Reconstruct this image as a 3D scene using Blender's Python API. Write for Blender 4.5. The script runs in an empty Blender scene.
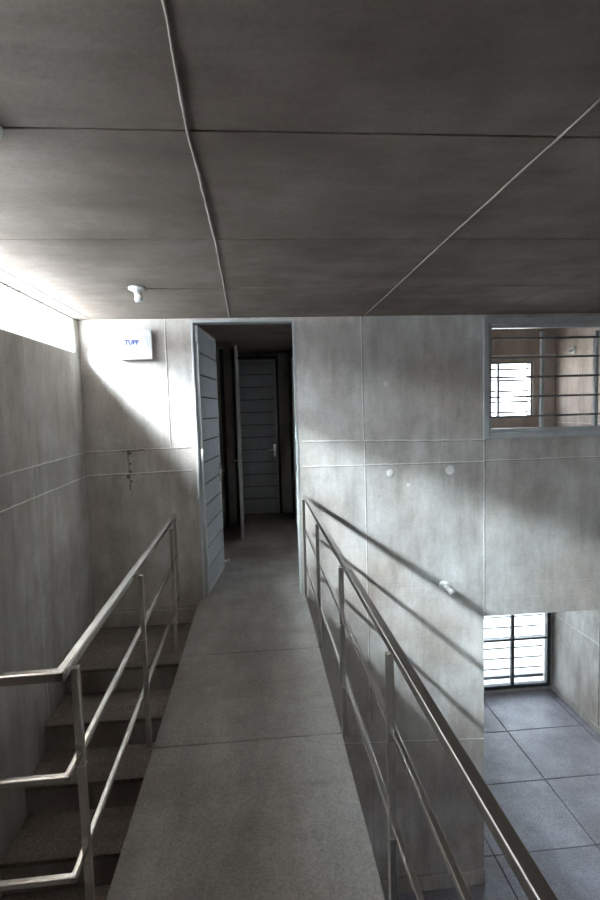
import bpy, bmesh, math, random
from mathutils import Vector, Matrix

random.seed(4)
SC = bpy.context.scene
COL = SC.collection
R = math.radians

# ------------------------------------------------------------------ camera
EYE = 1.62
def make_camera():
    yaw, pitch, roll = R(4.664), R(-4.464), R(-1.62)
    F = Vector((math.sin(yaw)*math.cos(pitch), math.cos(yaw)*math.cos(pitch), math.sin(pitch)))
    R0 = Vector((math.cos(yaw), -math.sin(yaw), 0))
    U0 = R0.cross(F)
    RR = R0*math.cos(roll) + U0*math.sin(roll)
    UU = -R0*math.sin(roll) + U0*math.cos(roll)
    cam = bpy.data.cameras.new('camera')
    o = bpy.data.objects.new('camera', cam)
    COL.objects.link(o)
    m = Matrix((RR, UU, -F)).transposed().to_4x4()
    m.translation = Vector((0, 0, EYE))
    o.matrix_world = m
    cam.sensor_fit = 'VERTICAL'
    cam.sensor_height = 36.0
    cam.sensor_width = 24.0
    cam.lens = 506.6/900*36
    cam.clip_start = 0.02
    SC.camera = o
make_camera()

# ------------------------------------------------------------------ sky, sun, exposure
W = bpy.data.worlds.new('sky')
SC.world = W
W.use_nodes = True
bg = W.node_tree.nodes['Background']
bg.inputs['Color'].default_value = (0.86, 0.93, 1.0, 1)
bg.inputs['Strength'].default_value = 2.4

def sun_light(name, energy, angle, color, direction):
    l = bpy.data.lights.new(name, 'SUN')
    l.energy, l.angle, l.color = energy, R(angle), color
    o = bpy.data.objects.new(name, l)
    COL.objects.link(o)
    o.rotation_euler = Vector(direction).to_track_quat('-Z', 'Y').to_euler()
sun_light('sun', 4.5, 12, (0.88, 0.965, 1.0), (1.0, 0.75, -0.93))          # the veiled disc
sun_light('sun_haze', 15.5, 35, (0.80, 0.94, 1.0), (1.0, 0.75, -0.92))     # bright haze round it
sun_light('sun_wide_haze', 4.5, 56, (0.84, 0.94, 1.0), (1.0, 0.75, -0.86))

vs = SC.view_settings
vs.view_transform = 'Standard'
vs.look = 'None'
vs.exposure = 2.75
vs.gamma = 1.0
vs.use_curve_mapping = False
SC.cycles.max_bounces = 12
SC.cycles.diffuse_bounces = 8
SC.cycles.use_denoising = True
SC.cycles.sample_clamp_indirect = 8.0

# ------------------------------------------------------------------ materials
def nt(name):
    m = bpy.data.materials.new(name)
    m.use_nodes = True
    return m, m.node_tree.nodes, m.node_tree.links, m.node_tree.nodes['Principled BSDF']

def noise(N, L, src, scale, detail=5, rough=.6, vec_scale=None):
    if vec_scale:
        mp = N.new('ShaderNodeMapping')
        mp.inputs['Scale'].default_value = vec_scale
        L.new(src, mp.inputs['Vector'])
        src = mp.outputs['Vector']
    n = N.new('ShaderNodeTexNoise')
    n.inputs['Scale'].default_value = scale
    n.inputs['Detail'].default_value = detail
    n.inputs['Roughness'].default_value = rough
    L.new(src, n.inputs['Vector'])
    return n.outputs['Fac']

def ramp(N, L, fac, stops):
    r = N.new('ShaderNodeValToRGB')
    el = r.color_ramp.elements
    while len(el) < len(stops):
        el.new(0.5)
    for e, (p, c) in zip(el, stops):
        e.position = p
        e.color = (*c, 1) if len(c) == 3 else c
    L.new(fac, r.inputs['Fac'])
    return r.outputs['Color']

def mixc(N, L, a, b, fac, mode='MULTIPLY'):
    x = N.new('ShaderNodeMixRGB')
    x.blend_type = mode
    if isinstance(fac, (int, float)):
        x.inputs['Fac'].default_value = fac
    else:
        L.new(fac, x.inputs['Fac'])
    L.new(a, x.inputs['Color1'])
    L.new(b, x.inputs['Color2'])
    return x.outputs['Color']

def concrete(name, lo, hi, streak=(1.6, 1.6, .5), stain_shade=.3, speck=0., rough=.75, bump=.12, scale=1.0):
    m, N, L, B = nt(name)
    co = N.new('ShaderNodeTexCoord').outputs['Object']
    cloud = ramp(N, L, noise(N, L, co, 1.7*scale, 6, .62), [(.3, lo), (.7, hi)])
    st = ramp(N, L, noise(N, L, co, 3.2, 6, .65, streak), [(.32, (1-stain_shade, 1-stain_shade*1.05, 1-stain_shade*1.1)), (.62, (1.06, 1.06, 1.06))])
    col = mixc(N, L, cloud, st, .8)
    pat = ramp(N, L, noise(N, L, co, .75, 3, .5), [(.35, (.72, .68, .65)), (.65, (1.1, 1.12, 1.13))])
    col = mixc(N, L, col, pat, .9)
    drip = ramp(N, L, noise(N, L, co, 1.0, 8, .72, (5.5, 5.5, .55) if streak[2] < 1 else (.6, 4.0, 4.0)), [(.36, (1-stain_shade*.9, 1-stain_shade*.98, 1-stain_shade*1.05)), (.5, (1, 1, 1)), (.72, (1.07, 1.07, 1.07))])
    col = mixc(N, L, col, drip, .5)
    blot = ramp(N, L, noise(N, L, co, 4.5, 7, .75), [(.33, (.80, .78, .76)), (.5, (1, 1, 1)), (.68, (1.10, 1.10, 1.10))])
    col = mixc(N, L, col, blot, .65)
    fine = noise(N, L, co, 60, 4, .7)
    col = mixc(N, L, col, ramp(N, L, fine, [(.3, (.86, .86, .86)), (.7, (1.08, 1.08, 1.08))]), .8)
    if speck:
        v = N.new('ShaderNodeTexVoronoi')
        v.inputs['Scale'].default_value = 140
        L.new(co, v.inputs['Vector'])
        sp = ramp(N, L, v.outputs['Distance'], [(.12, (1+speck, 1+speck, 1+speck)), (.38, (1, 1, 1)), (.75, (1-speck, 1-speck, 1-speck))])
        col = mixc(N, L, col, sp, 1.0)
        v2 = N.new('ShaderNodeTexVoronoi')
        v2.inputs['Scale'].default_value = 110
        L.new(co, v2.inputs['Vector'])
        col = mixc(N, L, col, ramp(N, L, v2.outputs['Color'], [(.2, (1-speck*.8,)*3), (.8, (1+speck*.6,)*3)]), .8)
    L.new(col, B.inputs['Base Color'])
    rg = ramp(N, L, noise(N, L, co, 5, 4, .6), [(.3, (rough-.12,)*3), (.7, (rough+.12,)*3)])
    L.new(rg, B.inputs['Roughness'])
    B.inputs['Specular IOR Level'].default_value = .35
    bp = N.new('ShaderNodeBump')
    bp.inputs['Strength'].default_value = bump
    bp.inputs['Distance'].default_value = .01
    hmix = N.new('ShaderNodeMath')
    hmix.operation = 'ADD'
    L.new(fine, hmix.inputs[0])
    L.new(noise(N, L, co, 6, 5, .6), hmix.inputs[1])
    L.new(hmix.outputs[0], bp.inputs['Height'])
    L.new(bp.outputs['Normal'], B.inputs['Normal'])
    return m

def metal(name, col, rough=.3, metallic=1.0, brushed=True, var=.25):
    m, N, L, B = nt(name)
    co = N.new('ShaderNodeTexCoord').outputs['Object']
    n = noise(N, L, co, 7, 5, .6)
    c = ramp(N, L, n, [(.3, tuple(x*(1-var) for x in col)), (.7, tuple(min(1, x*(1+var*.5)) for x in col))])
    L.new(c, B.inputs['Base Color'])
    L.new(ramp(N, L, noise(N, L, co, 4, 3, .5), [(.3, (rough*.92,)*3), (.7, (rough*1.1,)*3)]), B.inputs['Roughness'])
    B.inputs['Metallic'].default_value = metallic
    return m

def plain(name, col, rough=.5, metallic=0.0, var=.06):
    m, N, L, B = nt(name)
    co = N.new('ShaderNodeTexCoord').outputs['Object']
    c = ramp(N, L, noise(N, L, co, 14, 3, .5), [(.3, tuple(x*(1-var) for x in col)), (.7, col)])
    L.new(c, B.inputs['Base Color'])
    B.inputs['Roughness'].default_value = rough
    B.inputs['Metallic'].default_value = metallic
    return m

M = dict(
    wall=concrete('wall_concrete', (.52, .475, .435), (.69, .69, .685)),
    ridge=concrete('joint_mortar', (.78, .77, .75), (.88, .88, .87), stain_shade=.12),
    ceil=concrete('ceiling_concrete', (.20, .162, .14), (.295, .255, .23), streak=(.5, 1.2, 1.2), stain_shade=.25),
    cridge=concrete('ceiling_joint', (.40, .36, .33), (.50, .47, .44), stain_shade=.2),
    groove=plain('joint_shadow_gap', (.10, .09, .085), .9),
    walk=concrete('walkway_terrazzo', (.37, .35, .33), (.50, .48, .46), streak=(1.5, .3, 1), stain_shade=.25, speck=.14, rough=.55, bump=.08),
    riser=concrete('stair_riser', (.30, .275, .255), (.40, .375, .355), stain_shade=.3),
    stair=concrete('stair_terrazzo', (.22, .19, .165), (.33, .29, .26), streak=(.6, 1.5, 1), stain_shade=.3, speck=.32, rough=.6, bump=.08),
    tile=concrete('stone_floor', (.35, .35, .41), (.46, .46, .525), streak=(1, 1, 1), stain_shade=.2, speck=.25, rough=.5, bump=.06),
    inwall=concrete('inner_room_plaster', (.52, .45, .405), (.66, .59, .545), stain_shade=.25),
    patch=concrete('filler_patch', (.80, .79, .77), (.90, .89, .88), stain_shade=.08),
    stain_shade=concrete('damp_stain_joint_shade', (.20, .175, .155), (.30, .27, .245), stain_shade=.4),  # damp marks, and the shadow line painted beside the wall joints
    steel=metal('stainless_steel', (.66, .63, .60), .24, var=.06),
    weld=metal('weld_bead', (.40, .37, .34), .4),
    galv=metal('galvanised_frame', (.57, .595, .61), .42, .3, var=.12),
    bar=metal('grille_bar_paint', (.25, .26, .27), .45, .6),
    dark=metal('dark_window_steel', (.06, .065, .075), .5, .3),
    leaf=metal('door_sheet_paint', (.42, .46, .51), .40, .35, var=.12),
    leafdark=metal('inner_door_sheet_paint', (.42, .45, .49), .40, .35, var=.15),
    white=plain('white_plastic', (.86, .87, .86), .35),
    cover=plain('white_cover', (.66, .67, .665), .35),
    blue=plain('blue_print', (.06, .10, .34), .5),
    greyprint=plain('grey_print', (.40, .45, .55), .5),
    black=plain('black_hole', (.02, .02, .02), .6),
    brass=metal('brass_contact', (.6, .45, .2), .35),
    bouncewhite=concrete('bounce_roof_white', (.74, .73, .71), (.84, .83, .82), stain_shade=.08),
    earth=concrete('outside_ground', (.40, .38, .35), (.52, .50, .46), stain_shade=.2),
)
def glass_mat():
    m = bpy.data.materials.new('window_glass')
    m.use_nodes = True
    N, L = m.node_tree.nodes, m.node_tree.links
    N.clear()
    out = N.new('ShaderNodeOutputMaterial')
    t = N.new('ShaderNodeBsdfTransparent')
    t.inputs['Color'].default_value = (.93, .96, .97, 1)
    g = N.new('ShaderNodeBsdfGlossy')
    g.inputs['Roughness'].default_value = .03
    fr = N.new('ShaderNodeFresnel')
    fr.inputs['IOR'].default_value = 1.45
    mx = N.new('ShaderNodeMixShader')
    L.new(fr.outputs[0], mx.inputs[0])
    L.new(t.outputs[0], mx.inputs[1])
    L.new(g.outputs[0], mx.inputs[2])
    L.new(mx.outputs[0], out.inputs['Surface'])
    return m
M['glass'] = glass_mat()

# ------------------------------------------------------------------ mesh builder
class MB:
    def __init__(s):
        s.bm = bmesh.new()
        s.mats = []
    def mi(s, key):
        if key not in s.mats:
            s.mats.append(key)
        return s.mats.index(key)
    def _paint(s, faces, key, smooth=False):
        i = s.mi(key)
        for f in faces:
            f.material_index = i
            f.smooth = smooth
    def box(s, x0, x1, y0, y1, z0, z1, key, bev=0.0, seg=2):
        r = bmesh.ops.create_cube(s.bm, size=1.0)
        vs_ = r['verts']
        for v in vs_:
            v.co = Vector(((x0+x1)/2 + v.co.x*(x1-x0), (y0+y1)/2 + v.co.y*(y1-y0), (z0+z1)/2 + v.co.z*(z1-z0)))
        faces = {f for v in vs_ for f in v.link_faces}
        if bev:
            ed = list({e for v in vs_ for e in v.link_edges})
            rr = bmesh.ops.bevel(s.bm, geom=ed, offset=bev, segments=seg, affect='EDGES', profile=.5)
            faces = set(rr['faces']) | {f for f in faces if f.is_valid}
            faces = set()
            vv = {v for f in rr['faces'] for v in f.verts}
            faces = {f for v in vv for f in v.link_faces}
        s._paint(faces, key)
        return faces
    def bar(s, a, b, w, h, key, bev=0.0, up=(0, 0, 1)):
        """rectangular bar from a to b: w across, h along up"""
        a, b = Vector(a), Vector(b)
        d = (b-a)
        ln = d.length
        d.normalize()
        up = Vector(up)
        side = d.cross(up)
        if side.length < 1e-4:
            up = Vector((0, 1, 0))
            side = d.cross(up)
        side.normalize()
        u = side.cross(d).normalized()
        r = bmesh.ops.create_cube(s.bm, size=1.0)
        vs_ = r['verts']
        mid = (a+b)/2
        for v in vs_:
            v.co = mid + side*v.co.x*w + d*v.co.y*ln + u*v.co.z*h
        faces = {f for v in vs_ for f in v.link_faces}
        if bev:
            ed = list({e for v in vs_ for e in v.link_edges})
            rr = bmesh.ops.bevel(s.bm, geom=ed, offset=bev, segments=2, affect='EDGES', profile=.5)
            vv = {v for f in rr['faces'] for v in f.verts}
            faces = {f for v in vv for f in v.link_faces}
        s._paint(faces, key)
    def lathe(s, prof, key, origin=(0, 0, 0), axis=(0, 0, 1), n=24, cap=True):
        """prof: list of (radius, height along axis)"""
        origin, axis = Vector(origin), Vector(axis).normalized()
        t = Vector((1, 0, 0)) if abs(axis.x) < .9 else Vector((0, 1, 0))
        p = axis.cross(t).normalized()
        q = axis.cross(p)
        rings = []
        for r_, h in prof:
            rings.append([s.bm.verts.new(origin + axis*h + (p*math.cos(2*math.pi*k/n) + q*math.sin(2*math.pi*k/n))*max(r_, 1e-4)) for k in range(n)])
        fs = []
        for A, Bq in zip(rings, rings[1:]):
            for k in range(n):
                fs.append(s.bm.faces.new((A[k], A[(k+1) % n], Bq[(k+1) % n], Bq[k])))
        if cap:
            fs.append(s.bm.faces.new(rings[0][::-1]))
            fs.append(s.bm.faces.new(rings[-1]))
        s._paint(fs, key, True)
    def ridge(s, pts, nrm, w, h, key, wob=.002, step=.06):
        """raised irregular mortar line along a polyline on a surface with outward normal nrm"""
        nrm = Vector(nrm).normalized()
        P = [Vector(p) for p in pts]
        out = []
        for a, b in zip(P, P[1:]):
            n = max(1, int((b-a).length/step))
            for i in range(n):
                out.append(a.lerp(b, i/n))
        out.append(P[-1])
        fs, prev = [], None
        for i, p in enumerate(out):
            d = (out[min(i+1, len(out)-1)] - out[max(i-1, 0)]).normalized()
            side = d.cross(nrm)
            o_ = side*random.uniform(-wob, wob)
            ww = w*random.uniform(.7, 1.25)/2
            hh = h*random.uniform(.6, 1.3)
            c = [p+o_-side*ww-nrm*.003, p+o_-side*ww*.5+nrm*hh, p+o_+side*ww*.5+nrm*hh, p+o_+side*ww-nrm*.003]
            ring = [s.bm.verts.new(v) for v in c]
            if prev:
                for k in range(3):
                    fs.append(s.bm.faces.new((prev[k], ring[k], ring[k+1], prev[k+1])))
            prev = ring
        s._paint(fs, key, True)
    def build(s, name, parent=None, loc=None):
        bmesh.ops.recalc_face_normals(s.bm, faces=s.bm.faces[:])
        me = bpy.data.meshes.new(name)
        s.bm.to_mesh(me)
        s.bm.free()
        for k in s.mats:
            me.materials.append(M[k])
        o = bpy.data.objects.new(name, me)
        COL.objects.link(o)
        if parent is not None:
            o.parent = parent
        if loc:
            o.location = loc
        return o

def tag(o, label=None, cat=None, group=None, kind=None):
    if label: o['label'] = label
    if cat: o['category'] = cat
    if group: o['group'] = group
    if kind: o['kind'] = kind
    return o

def empty(name, loc=(0, 0, 0), rz=0.0):
    o = bpy.data.objects.new(name, None)
    o.empty_display_size = .1
    COL.objects.link(o)
    o.location = loc
    o.rotation_euler = (0, 0, rz)
    return o

def struct(o):
    o['kind'] = 'structure'
    return o

# ------------------------------------------------------------------ dimensions
XL, XR = -1.452, 4.56          # left / right wall faces
YF, YFB = 4.38, 4.58           # far wall faces
YB = 7.467                     # back wall of the rooms beyond
YN = -2.2                      # wall behind the camera
ZC = 2.414                     # ceiling
ZL = -2.95                     # lower floor
TH = .205                      # left wall thickness
XW0, XW1 = -.565, .368         # walkway edges
ZK = 2.52                      # corridor ceiling
ZU = 3.05                      # ceiling of the room behind the grille

# ------------------------------------------------------------------ ceiling
b = MB()
xs = [XL-TH, -1.335, XR+.2]
ys = [YN-.2, -.31, .60, 1.513, 2.416, 3.339, YFB]
for y0, y1 in zip(ys, ys[1:]):
    for x0, x1 in zip(xs, xs[1:]):
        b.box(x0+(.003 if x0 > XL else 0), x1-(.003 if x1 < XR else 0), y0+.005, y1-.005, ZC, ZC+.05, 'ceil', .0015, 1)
b.box(XL-TH, XR+.2, YN-.2, YFB, ZC+.012, ZC+.22, 'groove')
b.ridge([(-.15, -1, ZC), (-.152, 1.05, ZC), (-.16, 1.24, ZC), (-.170, 1.51, ZC), (-.167, 1.8, ZC), (-.168, 2.42, ZC), (-.177, 3.0, ZC), (-.193, 3.6, ZC), (-.208, YF, ZC)], (0, 0, -1), .012, .0035, 'cridge', .0012)
b.ridge([(.93, -1, ZC), (.928, 2.5, ZC), (.938, 3.5, ZC), (.94, YF, ZC)], (0, 0, -1), .011, .004, 'cridge', .001)
b.ridge([(2.05, -1, ZC), (2.05, YF, ZC)], (0, 0, -1), .008, .002, 'ceil', .001)
b.ridge([(3.15, -1, ZC), (3.15, YF, ZC)], (0, 0, -1), .010, .003, 'cridge', .001)
struct(b.build('ceiling'))

b = MB()
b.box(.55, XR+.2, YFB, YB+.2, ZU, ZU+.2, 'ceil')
struct(b.build('ceiling_inner'))
b = MB()
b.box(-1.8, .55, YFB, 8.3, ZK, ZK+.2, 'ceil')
struct(b.build('ceiling_corridor'))

# ------------------------------------------------------------------ left wall with the strip opening
ZS = 2.13
WY0, WY1 = -.3, 4.295
b = MB()
b.box(XL-TH, XL, YN-.2, YFB, ZL-.2, ZS, 'wall')
b.box(XL-TH, XL, YN-.2, WY0, ZS, ZC, 'wall')
b.box(XL-TH, XL, WY1, YFB, ZS, ZC, 'wall')
n = (1, 0, 0)
for z in (1.30, 1.10):
    b.ridge([(XL, YN, z-.012), (XL, 2.9, z), (XL, 3.6, z+.008), (XL, YF, z+.02)], n, .014, .005, 'ridge', .002)
for y in (3.36, 2.43, 1.5, .55):
    b.ridge([(XL, y, -1.2), (XL, y, ZS)], n, .010, .003, 'ridge', .0015)
struct(b.build('wall_left'))

# ------------------------------------------------------------------ far wall: door opening, grille opening, lower opening
DX0, DX1, DZ = -.53, .338, 2.392
GX0, GX1, GZ0, GZ1 = 2.004, 3.72, 1.318, 2.385
XE, ZB = 2.014, -.322
b = MB()
b.box(XL, DX0, YF, YFB, ZL-.2, ZC, 'wall')
b.box(DX0, DX1, YF, YFB, ZL-.2, -.002, 'wall')
b.box(DX0, DX1, YF, YFB, DZ, ZC, 'wall')
b.box(DX1, GX0, YF, YFB, ZL-.2, ZC, 'wall')
b.box(GX0, XE, YF, YFB, ZL-.2, GZ0, 'wall')
b.box(XE, XR, YF, YFB, ZB, GZ0, 'wall')
b.box(GX0, GX1, YF, YFB, GZ1, ZC, 'wall')
b.box(GX1, XR, YF, YFB, GZ0, ZC, 'wall')
b.box(DX0-.3, XR, YF+.001, YFB, ZC+.001, ZU+.2, 'wall')
n = (0, -1, 0)
def hz(x0, x1, z0, z1, w=.013, h=.005, k='ridge', wob=.003):
    b.ridge([(x0, YF, z0), (x1, YF, z1)], n, w, h, k, wob)
    if k == 'ridge':
        b.ridge([(x0, YF, z0-.009), (x1, YF, z1-.009)], n, .006, .001, 'stain_shade', .002)  # painted shadow line under the joint ridge
def vt(x, z0, z1, w=.011, h=.004, k='ridge', x1=None):
    b.ridge([(x, YF, z0), (x if x1 is None else x1, YF, z1)], n, w, h, k, .0015)
    if k == 'ridge':
        b.ridge([(x+.009, YF, z0), ((x if x1 is None else x1)+.009, YF, z1)], n, .006, .001, 'stain_shade', .001)  # shadow line painted along the ridge's right side
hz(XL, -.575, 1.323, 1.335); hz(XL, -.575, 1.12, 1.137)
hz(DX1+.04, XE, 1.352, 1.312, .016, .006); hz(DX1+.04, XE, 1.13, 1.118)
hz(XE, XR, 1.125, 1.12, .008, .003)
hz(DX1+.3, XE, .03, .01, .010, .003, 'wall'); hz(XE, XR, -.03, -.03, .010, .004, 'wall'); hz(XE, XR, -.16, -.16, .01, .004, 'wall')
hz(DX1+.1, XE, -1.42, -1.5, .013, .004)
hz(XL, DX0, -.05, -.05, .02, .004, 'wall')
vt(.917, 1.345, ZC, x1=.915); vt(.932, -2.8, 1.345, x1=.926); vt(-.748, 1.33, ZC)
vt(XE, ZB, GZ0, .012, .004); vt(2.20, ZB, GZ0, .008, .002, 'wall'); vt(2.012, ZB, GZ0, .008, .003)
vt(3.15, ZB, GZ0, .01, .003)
for (x, z, r) in ((1.155, 1.045, .036), (1.70, 1.05, .045), (1.13, 1.83, .03), (1.32, .93, .02)):
    b.lathe([(r, -.002), (r*.96, .0015), (r*.5, .002)], 'patch', (x, YF, z), n, 14)
# plinth at the foot of the pier
b.box(DX1-.4, XE+.004, YF-.025, YF, ZL, ZL+.15, 'wall', .004, 1)
# skirting along the stair landing
b.box(XL, XW0+.02, YF-.012, YF, -.2, -.075, 'wall', .003, 1)
# damp run below a form tie
for z, r in ((1.315, .016), (1.30, .02), (1.21, .012), (1.14, .017), (1.10, .02), (1.06, .013), (1.03, .008)):
    b.lathe([(r, -.002), (r*.9, .001)], 'stain_shade', (-1.10+random.uniform(-.012, .012), YF, z), n, 9)
b.ridge([(-1.105, YF, 1.32), (-1.1, YF, 1.14), (-1.095, YF, .98)], n, .013, .0012, 'stain_shade', .004, .02)
b.ridge([(-1.16, YF, 1.322), (-.97, YF, 1.326)], n, .014, .0065, 'stain_shade', .004, .02)
struct(b.build('wall_far'))

# ------------------------------------------------------------------ right wall, near wall, back walls, inner walls
b = MB()
NY0, NY1, NZ0, NZ1 = 1.0, 2.0, -1.9, -1.3          # unseen opening in the lower right wall, added to let in fill light
b.box(XR, XR+.2, YN-.2, NY0, ZL-.2, ZB, 'wall')
b.box(XR, XR+.2, NY1, YB+.2, ZL-.2, ZB, 'wall')
b.box(XR, XR+.2, NY0, NY1, ZL-.2, NZ0, 'wall')
b.box(XR, XR+.2, NY0, NY1, NZ1, ZB, 'wall')
b.box(XR, XR+.2, YN-.2, YFB, ZB, ZC, 'wall')
b.box(XR, XR+.2, YFB, YB+.2, ZB, ZU, 'inwall')
n = (-1, 0, 0)
for y in (6.35, 5.2, 4.1, 3.0):  # vertical joints
    b.ridge([(XR, y, ZL), (XR, y, ZB)], n, .014, .004, 'groove', .002)
b.ridge([(XR, 6.9, 0), (XR, 6.9, ZU)], n, .012, .004, 'ridge', .002)
for z in (-1.7, 1.33):
    b.ridge([(XR, YN if z > 0 else NY1, z), (XR, YB, z)], n, .012, .003, 'ridge', .002)
struct(b.build('wall_right'))

b = MB()
b.box(XL-TH, XR+.2, YN-.2, YN, ZL-.2, ZC, 'wall')
struct(b.build('wall_near'))

LX0, LX1, LZ0, LZ1 = 3.30, 4.53, -2.90, -.75     # lower window opening
UX0, UX1, UZ0, UZ1 = 2.30, 4.21, 1.415, 2.265    # upper window opening
b = MB()
b.box(.5, LX0, YB, YB+.2, ZL-.2, ZB+.2, 'wall')
b.box(LX1, XR, YB, YB+.2, ZL-.2, ZB+.2, 'wall')
b.box(LX0, LX1, YB, YB+.2, ZL-.2, LZ0, 'wall')
b.box(LX0, LX1, YB, YB+.2, LZ1, ZB+.2, 'wall')
b.box(.5, UX0, YB, YB+.2, ZB+.2, ZU, 'inwall')
b.box(UX1, XR, YB, YB+.2, ZB+.2, ZU, 'inwall')
b.box(UX0, UX1, YB, YB+.2, ZB+.2, UZ0, 'inwall')
b.box(UX0, UX1, YB, YB+.2, UZ1, ZU, 'inwall')
b.ridge([(.62, YB, 2.36), (XR, YB, 2.36)], (0, -1, 0), .03, .012, 'ridge', .002)
struct(b.build('wall_back'))

b = MB()
b.box(.5, .62, YFB, 8.0, ZL-.2, -.01, 'wall')
b.box(.5, .62, YFB, 5.5, -.01, ZU, 'wall')
b.box(.5, .62, 7.15, 8.0, -.01, ZU, 'wall')
b.box(.5, .62, 5.5, 7.15, 2.35, ZU, 'wall')  # head of an unseen doorway, added to spill light into the corridor
struct(b.build('wall_inner'))

b = MB()   # corridor shell
b.box(-.80, -.68, YFB, 5.55, -.2, ZK, 'wall')
b.box(-.80, -.46, 5.85, 5.97, -.2, ZK, 'wall', .004, 1)
b.box(-.80, -.68, 5.97, 8.0, -.2, ZK, 'wall')
b.box(-1.75, -.80, 5.85, 5.97, -.2, ZK, 'wall')
b.box(-1.75, -1.65, YFB, 5.97, -.2, ZK, 'wall')
b.box(-.68, -.34, 7.20, 7.30, -.2, ZK, 'wall')
b.box(-.80, -.335, 7.95, 8.1, -.2, ZK, 'wall')
b.box(.345, .62, 7.95, 8.1, -.2, ZK, 'wall')
b.box(-.335, .345, 8.02, 8.1, -.2, ZK, 'wall')
struct(b.build('wall_corridor'))

# ------------------------------------------------------------------ floors
b = MB()
xs = [.0, 1.15, 2.245, 3.34, 4.435, XR]
ys = [YN, -.99, -.05, .89, 1.83, 2.77, 3.71, 4.65, 5.59, 6.53, YB]
for x0, x1 in zip(xs, xs[1:]):
    for y0, y1 in zip(ys, ys[1:]):
        b.box(x0+.005, x1-.005, y0+.005, y1-.005, ZL-.06, ZL, 'tile', .004, 1)
b.box(XL-TH, XR+.2, YN-.2, YB+.2, ZL-.3, ZL-.008, 'groove')
b.box(XR-.022, XR, YFB, YB, ZL, ZL+.09, 'wall', .004, 1)
struct(b.build('floor_lower'))

b = MB()
b.box(-1.75, XR+.2, YFB, 8.1, -.16, -.006, 'wall')
b.box(-.80, .5, YFB+.002, 8.0, -.05, 0.0, 'walk')
b.box(DX0, DX1, YF+.006, YFB+.002, -.05, 0.0, 'walk', .003, 1)
struct(b.build('floor_upper'))

b = MB()
ys = [-1.35, -.40, .53, 1.465, 2.405, 3.335, YF]
for y0, y1 in zip(ys, ys[1:]):
    b.box(XW0, XW1, y0+.003, y1-.003, -.11, 0, 'walk', .006, 2)
b.box(XW0+.012, XW1-.012, -2.2, YF, -.13, -.014, 'groove')
b.box(XL, XW0-.003, YN, 1.40, -.13, 0, 'walk', .006, 2)
b.box(XW0-.003, XW1, YN, -1.35, -.11, 0, 'walk', .006, 2)
struct(b.build('floor_walkway'))

b = MB()
b.box(XW0+.03, XW1-.06, 1.0, YF, ZL, -.13, 'wall')  # unseen wall under the walkway, added to keep light off the stairs
struct(b.build('wall_light_block'))

# ------------------------------------------------------------------ stairs
b = MB()
noses = [3.64, 3.275, 2.955, 2.63, 2.31, 1.99, 1.67, 1.35, 1.03, .71]
z = -.20
y_back = YF-.014
for i, y in enumerate(noses):
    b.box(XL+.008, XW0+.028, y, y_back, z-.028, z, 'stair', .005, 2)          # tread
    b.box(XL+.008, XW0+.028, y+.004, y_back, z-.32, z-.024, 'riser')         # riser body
    y_back = y+.03
    z -= .176
st = b.build('staircase')
tag(st, 'dark concrete staircase descending between the left wall and the walkway', 'stairs')

# ------------------------------------------------------------------ outside ground
b = MB()
b.box(-40, 40, -40, 50, ZL-.9, ZL-.5, 'earth')
struct(b.build('ground'))
b = MB()
b.box(-9.0, XL-TH-.02, -9, 14, 1.2, 1.55, 'bouncewhite')  # unseen white roof, added to bounce sunlight up onto the ceiling
struct(b.build('bounce_roof'))

# ------------------------------------------------------------------ strip window frame
w1 = struct(empty('window_1', (XL-.1, WY0, ZS)))
b = MB()
o = Vector((XL-.1, WY0, ZS))
def fbox(b, x0, x1, y0, y1, z0, z1, key, bev=.003, org=o):
    b.box(x0-org.x, x1-org.x, y0-org.y, y1-org.y, z0-org.z, z1-org.z, key, bev, 1)
fx0, fx1 = XL-.03, XL-.008
fbox(b, fx0, fx1, WY0, WY1, ZS-.004, ZS+.014, 'white')
fbox(b, fx0, fx1, WY0, WY1, ZC-.014, ZC-.001, 'white')
fbox(b, fx0, fx1, WY1-.016, WY1+.002, ZS+.014, ZC-.014, 'white')
fbox(b, fx0, fx1, WY0-.002, WY0+.016, ZS+.014, ZC-.014, 'white')
struct(b.build('window_frame', w1))

# ------------------------------------------------------------------ door leaves (boarded)
def boarded(b, w, t, h, n, key, x0=0.0):
    """panel with horizontal boards in local x (width), y (thickness), z up; framed by steel edges"""
    e = .032
    b.box(x0+e, x0+w-e, -t*.30, t*.30, .02, h-.02, 'groove')
    bh = (h-2*e)/n
    for i in range(n):
        b.box(x0+e-.002, x0+w-e+.002, -t*.44, t*.44, e+i*bh+.006, e+(i+1)*bh-.006, key, .003, 1)
    b.box(x0, x0+e, -t/2, t/2, 0, h, 'galv', .003, 1)
    b.box(x0+w-e, x0+w, -t/2, t/2, 0, h, 'galv', .003, 1)
    b.box(x0+e, x0+w-e, -t/2, t/2, 0, e, 'galv', .003, 1)
    b.box(x0+e, x0+w-e, -t/2, t/2, h-e, h, 'galv', .003, 1)

def lever(parent, x, side, z=1.02, t=.04):
    b = MB()
    b.box(x-.02, x+.02, side*t/2, side*(t/2+.008), z-.11, z+.08, 'steel', .002, 1)
    b.lathe([(.011, 0), (.011, .045), (.009, .05)], 'steel', (x, side*t/2, z), (0, side, 0), 12)
    b.bar((x+.01, side*(t/2+.045), z), (x-.12, side*(t/2+.045), z-.005), .014, .018, 'steel', .004)
    return struct(b.build('handle', parent))

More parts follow.
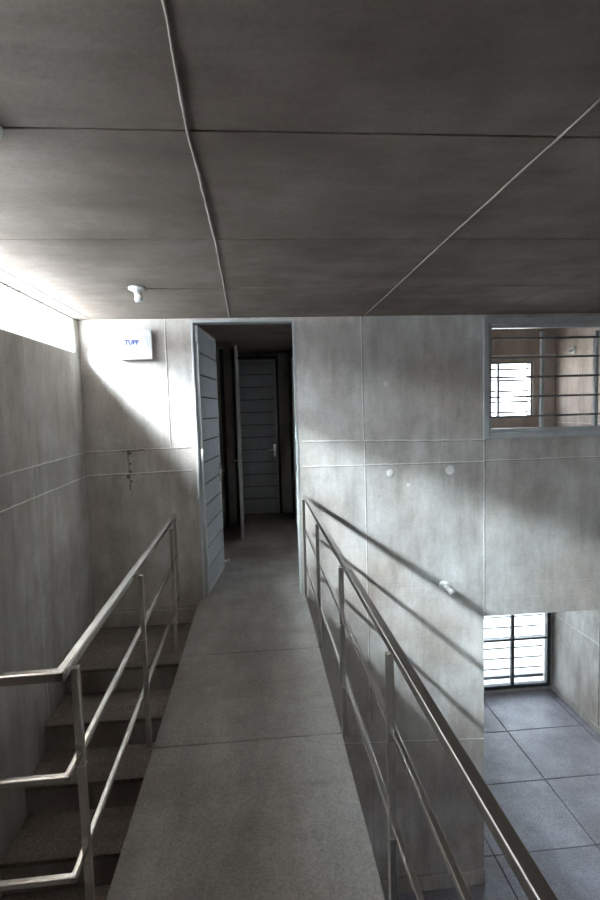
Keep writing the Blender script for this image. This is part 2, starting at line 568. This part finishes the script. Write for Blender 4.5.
# door_1: the open door at the end of the walkway
d1 = struct(empty('door_1', (DX0, YF, 0)))
b = MB()
F = .034
b.box(-.004, .014, -.006, .10, 0, DZ, 'galv', .003, 2)
b.box(DX1-DX0-.014, DX1-DX0+.004, -.006, .10, 0, DZ, 'galv', .003, 2)
b.box(.014, DX1-DX0-.014, -.006, .10, DZ-.014, DZ+.008, 'galv', .003, 2)
struct(b.build('door_frame', d1))
b = MB()
b.box(DX1-DX0-.024, DX1-DX0-.019, .02, .05, 1.12, 1.34, 'black', .001, 1)
b.box(DX1-DX0-.026, DX1-DX0-.022, -.0, .06, 1.08, 1.38, 'dark', .001, 1)
struct(b.build('strike_plate', d1))
leaf = MB()
boarded(leaf, .84, .045, DZ-.04, 12, 'leaf')
lf = struct(leaf.build('door_leaf', d1, (.026, .032, .012)))
lf.rotation_euler = (0, 0, R(84.2))
lever(lf, .78, -1, t=.045); lever(lf, .78, 1, t=.045)
b = MB()
for z in (.25, 1.2, 2.1):
    b.lathe([(.011, 0), (.011, .10)], 'galv', (-.012, -.022, z), (0, 0, 1), 12)
struct(b.build('hinge', lf))
b = MB()
b.lathe([(.020, 0), (.020, .012), (.011, .016), (.011, .05), (.015, .054), (.015, .062)], 'white', (.79, -.02, .07), (.3, -1, .1), 14)
struct(b.build('door_stop', lf))

# door_2: leaf standing open further along the passage, seen on its edge
d2 = struct(empty('door_2', (-.34, 7.20, 0)))
b = MB()
b.box(0, .05, -.02, .12, 0, ZK-.02, 'dark', .003, 1)
b.box(-.30, -.24, -.012, 0, 0, ZK-.02, 'dark', .003, 1)
b.box(-.16, -.11, -.02, 0, 0, ZK-.02, 'dark', .003, 1)
struct(b.build('door_frame', d2))
leaf = MB()
boarded(leaf, .82, .036, 2.43, 12, 'leafdark')
l2 = struct(leaf.build('door_leaf', d2, (.063, -.022, .012)))
l2.rotation_euler = (0, 0, R(-87.5))
lever(l2, .76, -1, 1.0, .036)

# door_3: closed boarded door at the end of the passage
d3 = struct(empty('door_3', (-.33, 7.98, 0)))
b = MB()
b.box(0, .03, -.05, .04, 0, ZK-.05, 'dark', .003, 1)
b.box(.635, .67, -.05, .04, 0, ZK-.05, 'dark', .003, 1)
b.box(.03, .635, -.05, .04, ZK-.085, ZK-.05, 'dark', .003, 1)
struct(b.build('door_frame', d3))
leaf = MB()
boarded(leaf, .60, .036, 2.40, 12, 'leafdark')
l3 = struct(leaf.build('door_leaf', d3, (.033, -.005, .02)))
lever(l3, .55, -1, 1.0, .036)

# ------------------------------------------------------------------ window_2: steel grille between the hall and the inner room
g = struct(empty('window_2', (GX0, YF, GZ0)))
GW, GH = GX1-GX0, GZ1-GZ0
b = MB()
t = .05
for (x0, x1, z0, z1) in ((0, t, 0, GH), (GW-t, GW, 0, GH), (t, GW-t, 0, t), (t, GW-t, GH-t, GH)):
    b.box(x0, x1, -.022, .03, z0, z1, 'galv', .004, 2)
t2 = .038
for (x0, x1, z0, z1) in ((t, t+t2, t, GH-t), (GW-t-t2, GW-t, t, GH-t), (t+t2, GW-t-t2, t, t+t2), (t+t2, GW-t-t2, GH-t-t2, GH-t)):
    b.box(x0, x1, .012, .07, z0, z1, 'galv', .004, 2)
struct(b.build('window_frame', g))
for x in (2.577, 3.09, 3.60):
    b = MB()
    b.box(x-.018-GX0, x+.018-GX0, .025, .062, t, GH-t-.07, 'galv', .003, 1)
    struct(b.build('mullion', g))
for z in (2.205, 2.037, 1.863, 1.688, 1.512):
    b = MB()
    b.box(t, GW-t, .012, .027, z-.009-GZ0, z+.009-GZ0, 'bar', .003, 1)
    struct(b.build('grille_bar', g))

# ------------------------------------------------------------------ window_3: barred window of the inner room
g = struct(empty('window_3', (UX0, YB, UZ0)))
uw, uh = UX1-UX0, UZ1-UZ0
b = MB()
for (x0, x1, z0, z1) in ((0, .03, 0, uh), (uw-.03, uw, 0, uh), (.03, uw-.03, 0, .03), (.03, uw-.03, uh-.03, uh)):
    b.box(x0, x1, .02, .09, z0, z1, 'bar', .003, 1)
struct(b.build('window_frame', g))
b = MB()
b.box(3.675-.018-UX0, 3.675+.018-UX0, .03, .075, .03, uh-.03, 'bar', .003, 1)
struct(b.build('mullion', g))
for z in (2.16, 1.99, 1.825, 1.66, 1.50):
    b = MB()
    b.box(.03, uw-.03, .10, .116, z-.016-UZ0, z+.016-UZ0, 'bar', .002, 1)
    struct(b.build('grille_bar', g))

# ------------------------------------------------------------------ window_4: glazed steel door-window of the lower room
g = struct(empty('window_4', (LX0, YB, LZ0)))
lw, lh = LX1-LX0, LZ1-LZ0
b = MB()
for (x0, x1, z0, z1) in ((0, .05, 0, lh), (lw-.055, lw, 0, lh), (.05, lw-.055, 0, .06), (.05, lw-.055, lh-.05, lh)):
    b.box(x0, x1, -.01, .08, z0, z1, 'dark', .004, 1)
struct(b.build('window_frame', g))
b = MB()
b.box(3.91-.024-LX0, 3.91+.024-LX0, .0, .06, .06, lh-.05, 'dark', .003, 1)
struct(b.build('mullion', g))
b = MB()
b.box(.05, lw-.055, .002, .055, -2.10-LZ0-.018, -2.10-LZ0+.018, 'dark', .003, 1)
struct(b.build('transom', g))
b = MB()
b.box(.05, lw-.055, .09, .15, .115, .165, 'dark', .004, 1)
struct(b.build('sill_rail', g))
for i in range(11):
    z = -2.63+.172*i
    b = MB()
    b.box(.05, lw-.055, .12, .134, z-.014-LZ0, z+.014-LZ0, 'bar', .002, 1)
    struct(b.build('grille_bar', g))
for x0, x1 in ((.05, 3.91-.024-LX0), (3.91+.024-LX0, lw-.055)):
    b = MB()
    b.box(x0, x1, .028, .033, .06, lh-.05, 'glass')
    struct(b.build('window_pane', g))

# ------------------------------------------------------------------ railings
TP, MDZ, LWZ = .872, .585, .262
def post_part(root, x, y, z0, z1, ox, oy):
    b = MB()
    s_ = .0118
    b.box(x-s_-ox, x+s_-ox, y-s_-oy, y+s_-oy, z0, z1, 'steel', .003)
    for zc in (MDZ, LWZ):
        b.box(x-s_-.0015-ox, x+s_+.0015-ox, y-s_-.0015-oy, y+s_+.0015-oy, zc-.016, zc-.0135, 'weld')
    return b.build('post', root)

RX = .397
rr = empty('railing', (RX, 2.0, 0), .0065)
tag(rr, 'stainless steel railing along the right edge of the walkway, meeting the wall beside the door', 'railing')
for nm, z, s_ in (('top_rail', TP, .031), ('middle_rail', MDZ, .021), ('lower_rail', LWZ, .021)):
    b = MB()
    b.box(-s_/2, s_/2, -2.6, 4.33-2.0, z-s_/2, z+s_/2, 'steel', .005, 3)
    b.build(nm, rr)
for y in (4.27, 3.325, 2.39, 1.50, .53, -.40):
    post_part(rr, RX-.016, y, 0.0, TP-.014, RX, 2.0)

LX, LY = -.598, 1.475
MDZ, LWZ = .557, .238
lr = empty('railing', (LX, LY, 0), .0166)
tag(lr, 'stainless steel railing on the left walkway edge, turning a corner above the stairs', 'railing')
YE = 3.77
for nm, z, s_ in (('top_rail', TP, .031), ('middle_rail', MDZ, .021), ('lower_rail', LWZ, .021)):
    b = MB()
    b.box(-s_/2, s_/2, -s_/2, YE-LY, z-s_/2, z+s_/2, 'steel', .005, 3)
    b.box(XL+.012-LX, s_/2, -s_/2, s_/2, z-s_/2+.0004, z+s_/2-.0004, 'steel', .005, 3)
    b.build(nm, lr)
for y, px in ((1.55, -.582), (2.42, -.567), (3.36, -.565)):
    post_part(lr, px, y, 0.0, TP-.014, LX, LY)
b = MB()
b.box(-.0125, .0125, YE-LY-.026, YE-LY-.001, LWZ-.008, TP-.012, 'steel', .003)
b.build('end_bar', lr)

# ------------------------------------------------------------------ electrical box
BX0, BX1, BZ0, BZ1 = -1.133, -.848, 2.078, 2.318
eb = empty('switchboard_box', ((BX0+BX1)/2, YF, BZ0))
tag(eb, 'white electrical box with blue lettering on the wall left of the door', 'electrical box')
bw, bh = (BX1-BX0), (BZ1-BZ0)
b = MB()
b.box(-bw/2+.006, bw/2-.006, -.045, 0, .006, bh-.006, 'white', .004, 2)
b.build('back_box', eb)
b = MB()
b.box(-bw/2, bw/2, -.058, -.045, 0, bh, 'cover', .005, 2)
cv = b.build('cover', eb)
b = MB()
b.box(-.10, .085, -.0595, -.058, .055, bh-.055, 'cover', .0005, 1)
b.build('label_plate', cv)
for x, z in ((-bw/2+.018, .02), (bw/2-.018, .02), (-bw/2+.018, bh-.02), (bw/2-.018, bh-.02)):
    b = MB()
    b.lathe([(.007, 0), (.007, .002), (.004, .003)], 'galv', (x, -.058, z), (0, -1, 0), 12)
    b.build('screw', cv)
def text_part(body, size, x, z, key, parent, name, y=-.0598, rot=0.0):
    c = bpy.data.curves.new(name, 'FONT')
    c.body = body
    c.size = size
    c.extrude = .0006
    c.align_x = 'CENTER'
    c.offset = size*.055
    o_ = bpy.data.objects.new(name+'_source', c)
    COL.objects.link(o_)
    dg = bpy.context.evaluated_depsgraph_get()
    me = bpy.data.meshes.new_from_object(o_.evaluated_get(dg))
    bpy.data.objects.remove(o_)
    bpy.data.curves.remove(c)
    me.materials.clear()
    me.materials.append(M[key])
    me.name = name
    t_ = bpy.data.objects.new(name, me)
    COL.objects.link(t_)
    t_.parent = parent
    t_.location = (x, y, z)
    t_.rotation_euler = (R(90), rot, 0)
    return t_
text_part('TUFF', .050, -.020, .122, 'blue', cv, 'lettering')['label'] = 'blue TUFF lettering'
b = MB()
for (x0, x1, z0, z1) in ((-.060, .024, .102, .110), (-.025, .024, .086, .092), (-.025, .012, .074, .079)):
    x = x0
    while x < x1-.004:
        w_ = random.uniform(.005, .012)
        b.box(x, min(x+w_, x1), -.0603, -.0594, z0, z1, 'greyprint')
        x += w_+.003
b.build('small_print', cv)
b = MB()
for i in range(7):
    b.box(.098+i*.0012, .106+i*.0012, -.0588, -.0579, .165-i*.010, .171-i*.010, 'greyprint')
b.lathe([(.006, 0), (.006, .001)], 'greyprint', (.093, -.058, .178), (0, -1, 0), 12)
b.build('side_print', cv)

# ------------------------------------------------------------------ lamp holders
def lamp_holder(label, loc, axis, tilt=(0, 0, 0), sk=1.0):
    root = empty('lamp_holder', loc)
    ax = Vector(axis).normalized()
    q = Vector((0, 0, 1)).rotation_difference(ax)
    root.rotation_mode = 'QUATERNION'
    root.rotation_quaternion = q
    tag(root, label, 'lamp holder')
    b = MB()
    b.lathe([(.050, 0), (.052, .006), (.050, .014), (.040, .020), (.026, .024)], 'white', n=28)
    b.build('base', root)
    b = MB()
    tv = Vector((tilt[0], tilt[1], 1)).normalized()
    prof = [(.026, .012), (.025, .030), (.022, .034), (.022, .058), (.0265, .061), (.0265, .078), (.0235, .081), (.0235, .088), (.0195, .088), (.0195, .074), (.002, .074)]
    b.lathe([(r_*(1+(sk-1)*.5), h_*sk) for r_, h_ in prof], 'white', (0, 0, 0), tv, 28)
    h = b.build('socket', root)
    b = MB()
    p = Vector((0, 0, 0))+tv*.0735*sk
    b.lathe([(.018, .0), (.018, .003)], 'greyprint', p, tv, 20)
    for s_ in (-1, 1):
        b.lathe([(.0035, .003), (.0035, .007), (.002, .009)], 'brass', p+Vector((s_*.008, 0, 0)), tv, 10)
    b.build('contacts', h)
    for s_ in (-1, 1):
        b = MB()
        b.lathe([(.005, .012), (.005, .0175), (.003, .0185)], 'galv', (0, s_*.038, 0), (0, 0, 1), 10)
        b.build('screw', root)
    return root
lamp_holder('small white bulbless lamp holder on the ceiling above the electrical box', (-.722, 3.30, ZC), (0, 0, -1), (.10, .1))
lamp_holder('white lamp holder on the ceiling, only its rim showing at the left picture edge', (-.716, 1.50, ZC), (0, 0, -1), (-.1, 0))
lamp_holder('white bulbless lamp holder on the wall below the rail shadow, beside the lower opening', (1.638, YF, -.004), (0, -1, 0), (.55, -.5), 1.4)
lamp_holder('lamp holder high on the inner room wall, seen through the steel grille', (XR, 7.02, 2.37), (-1, 0, 0), (0, -.1))
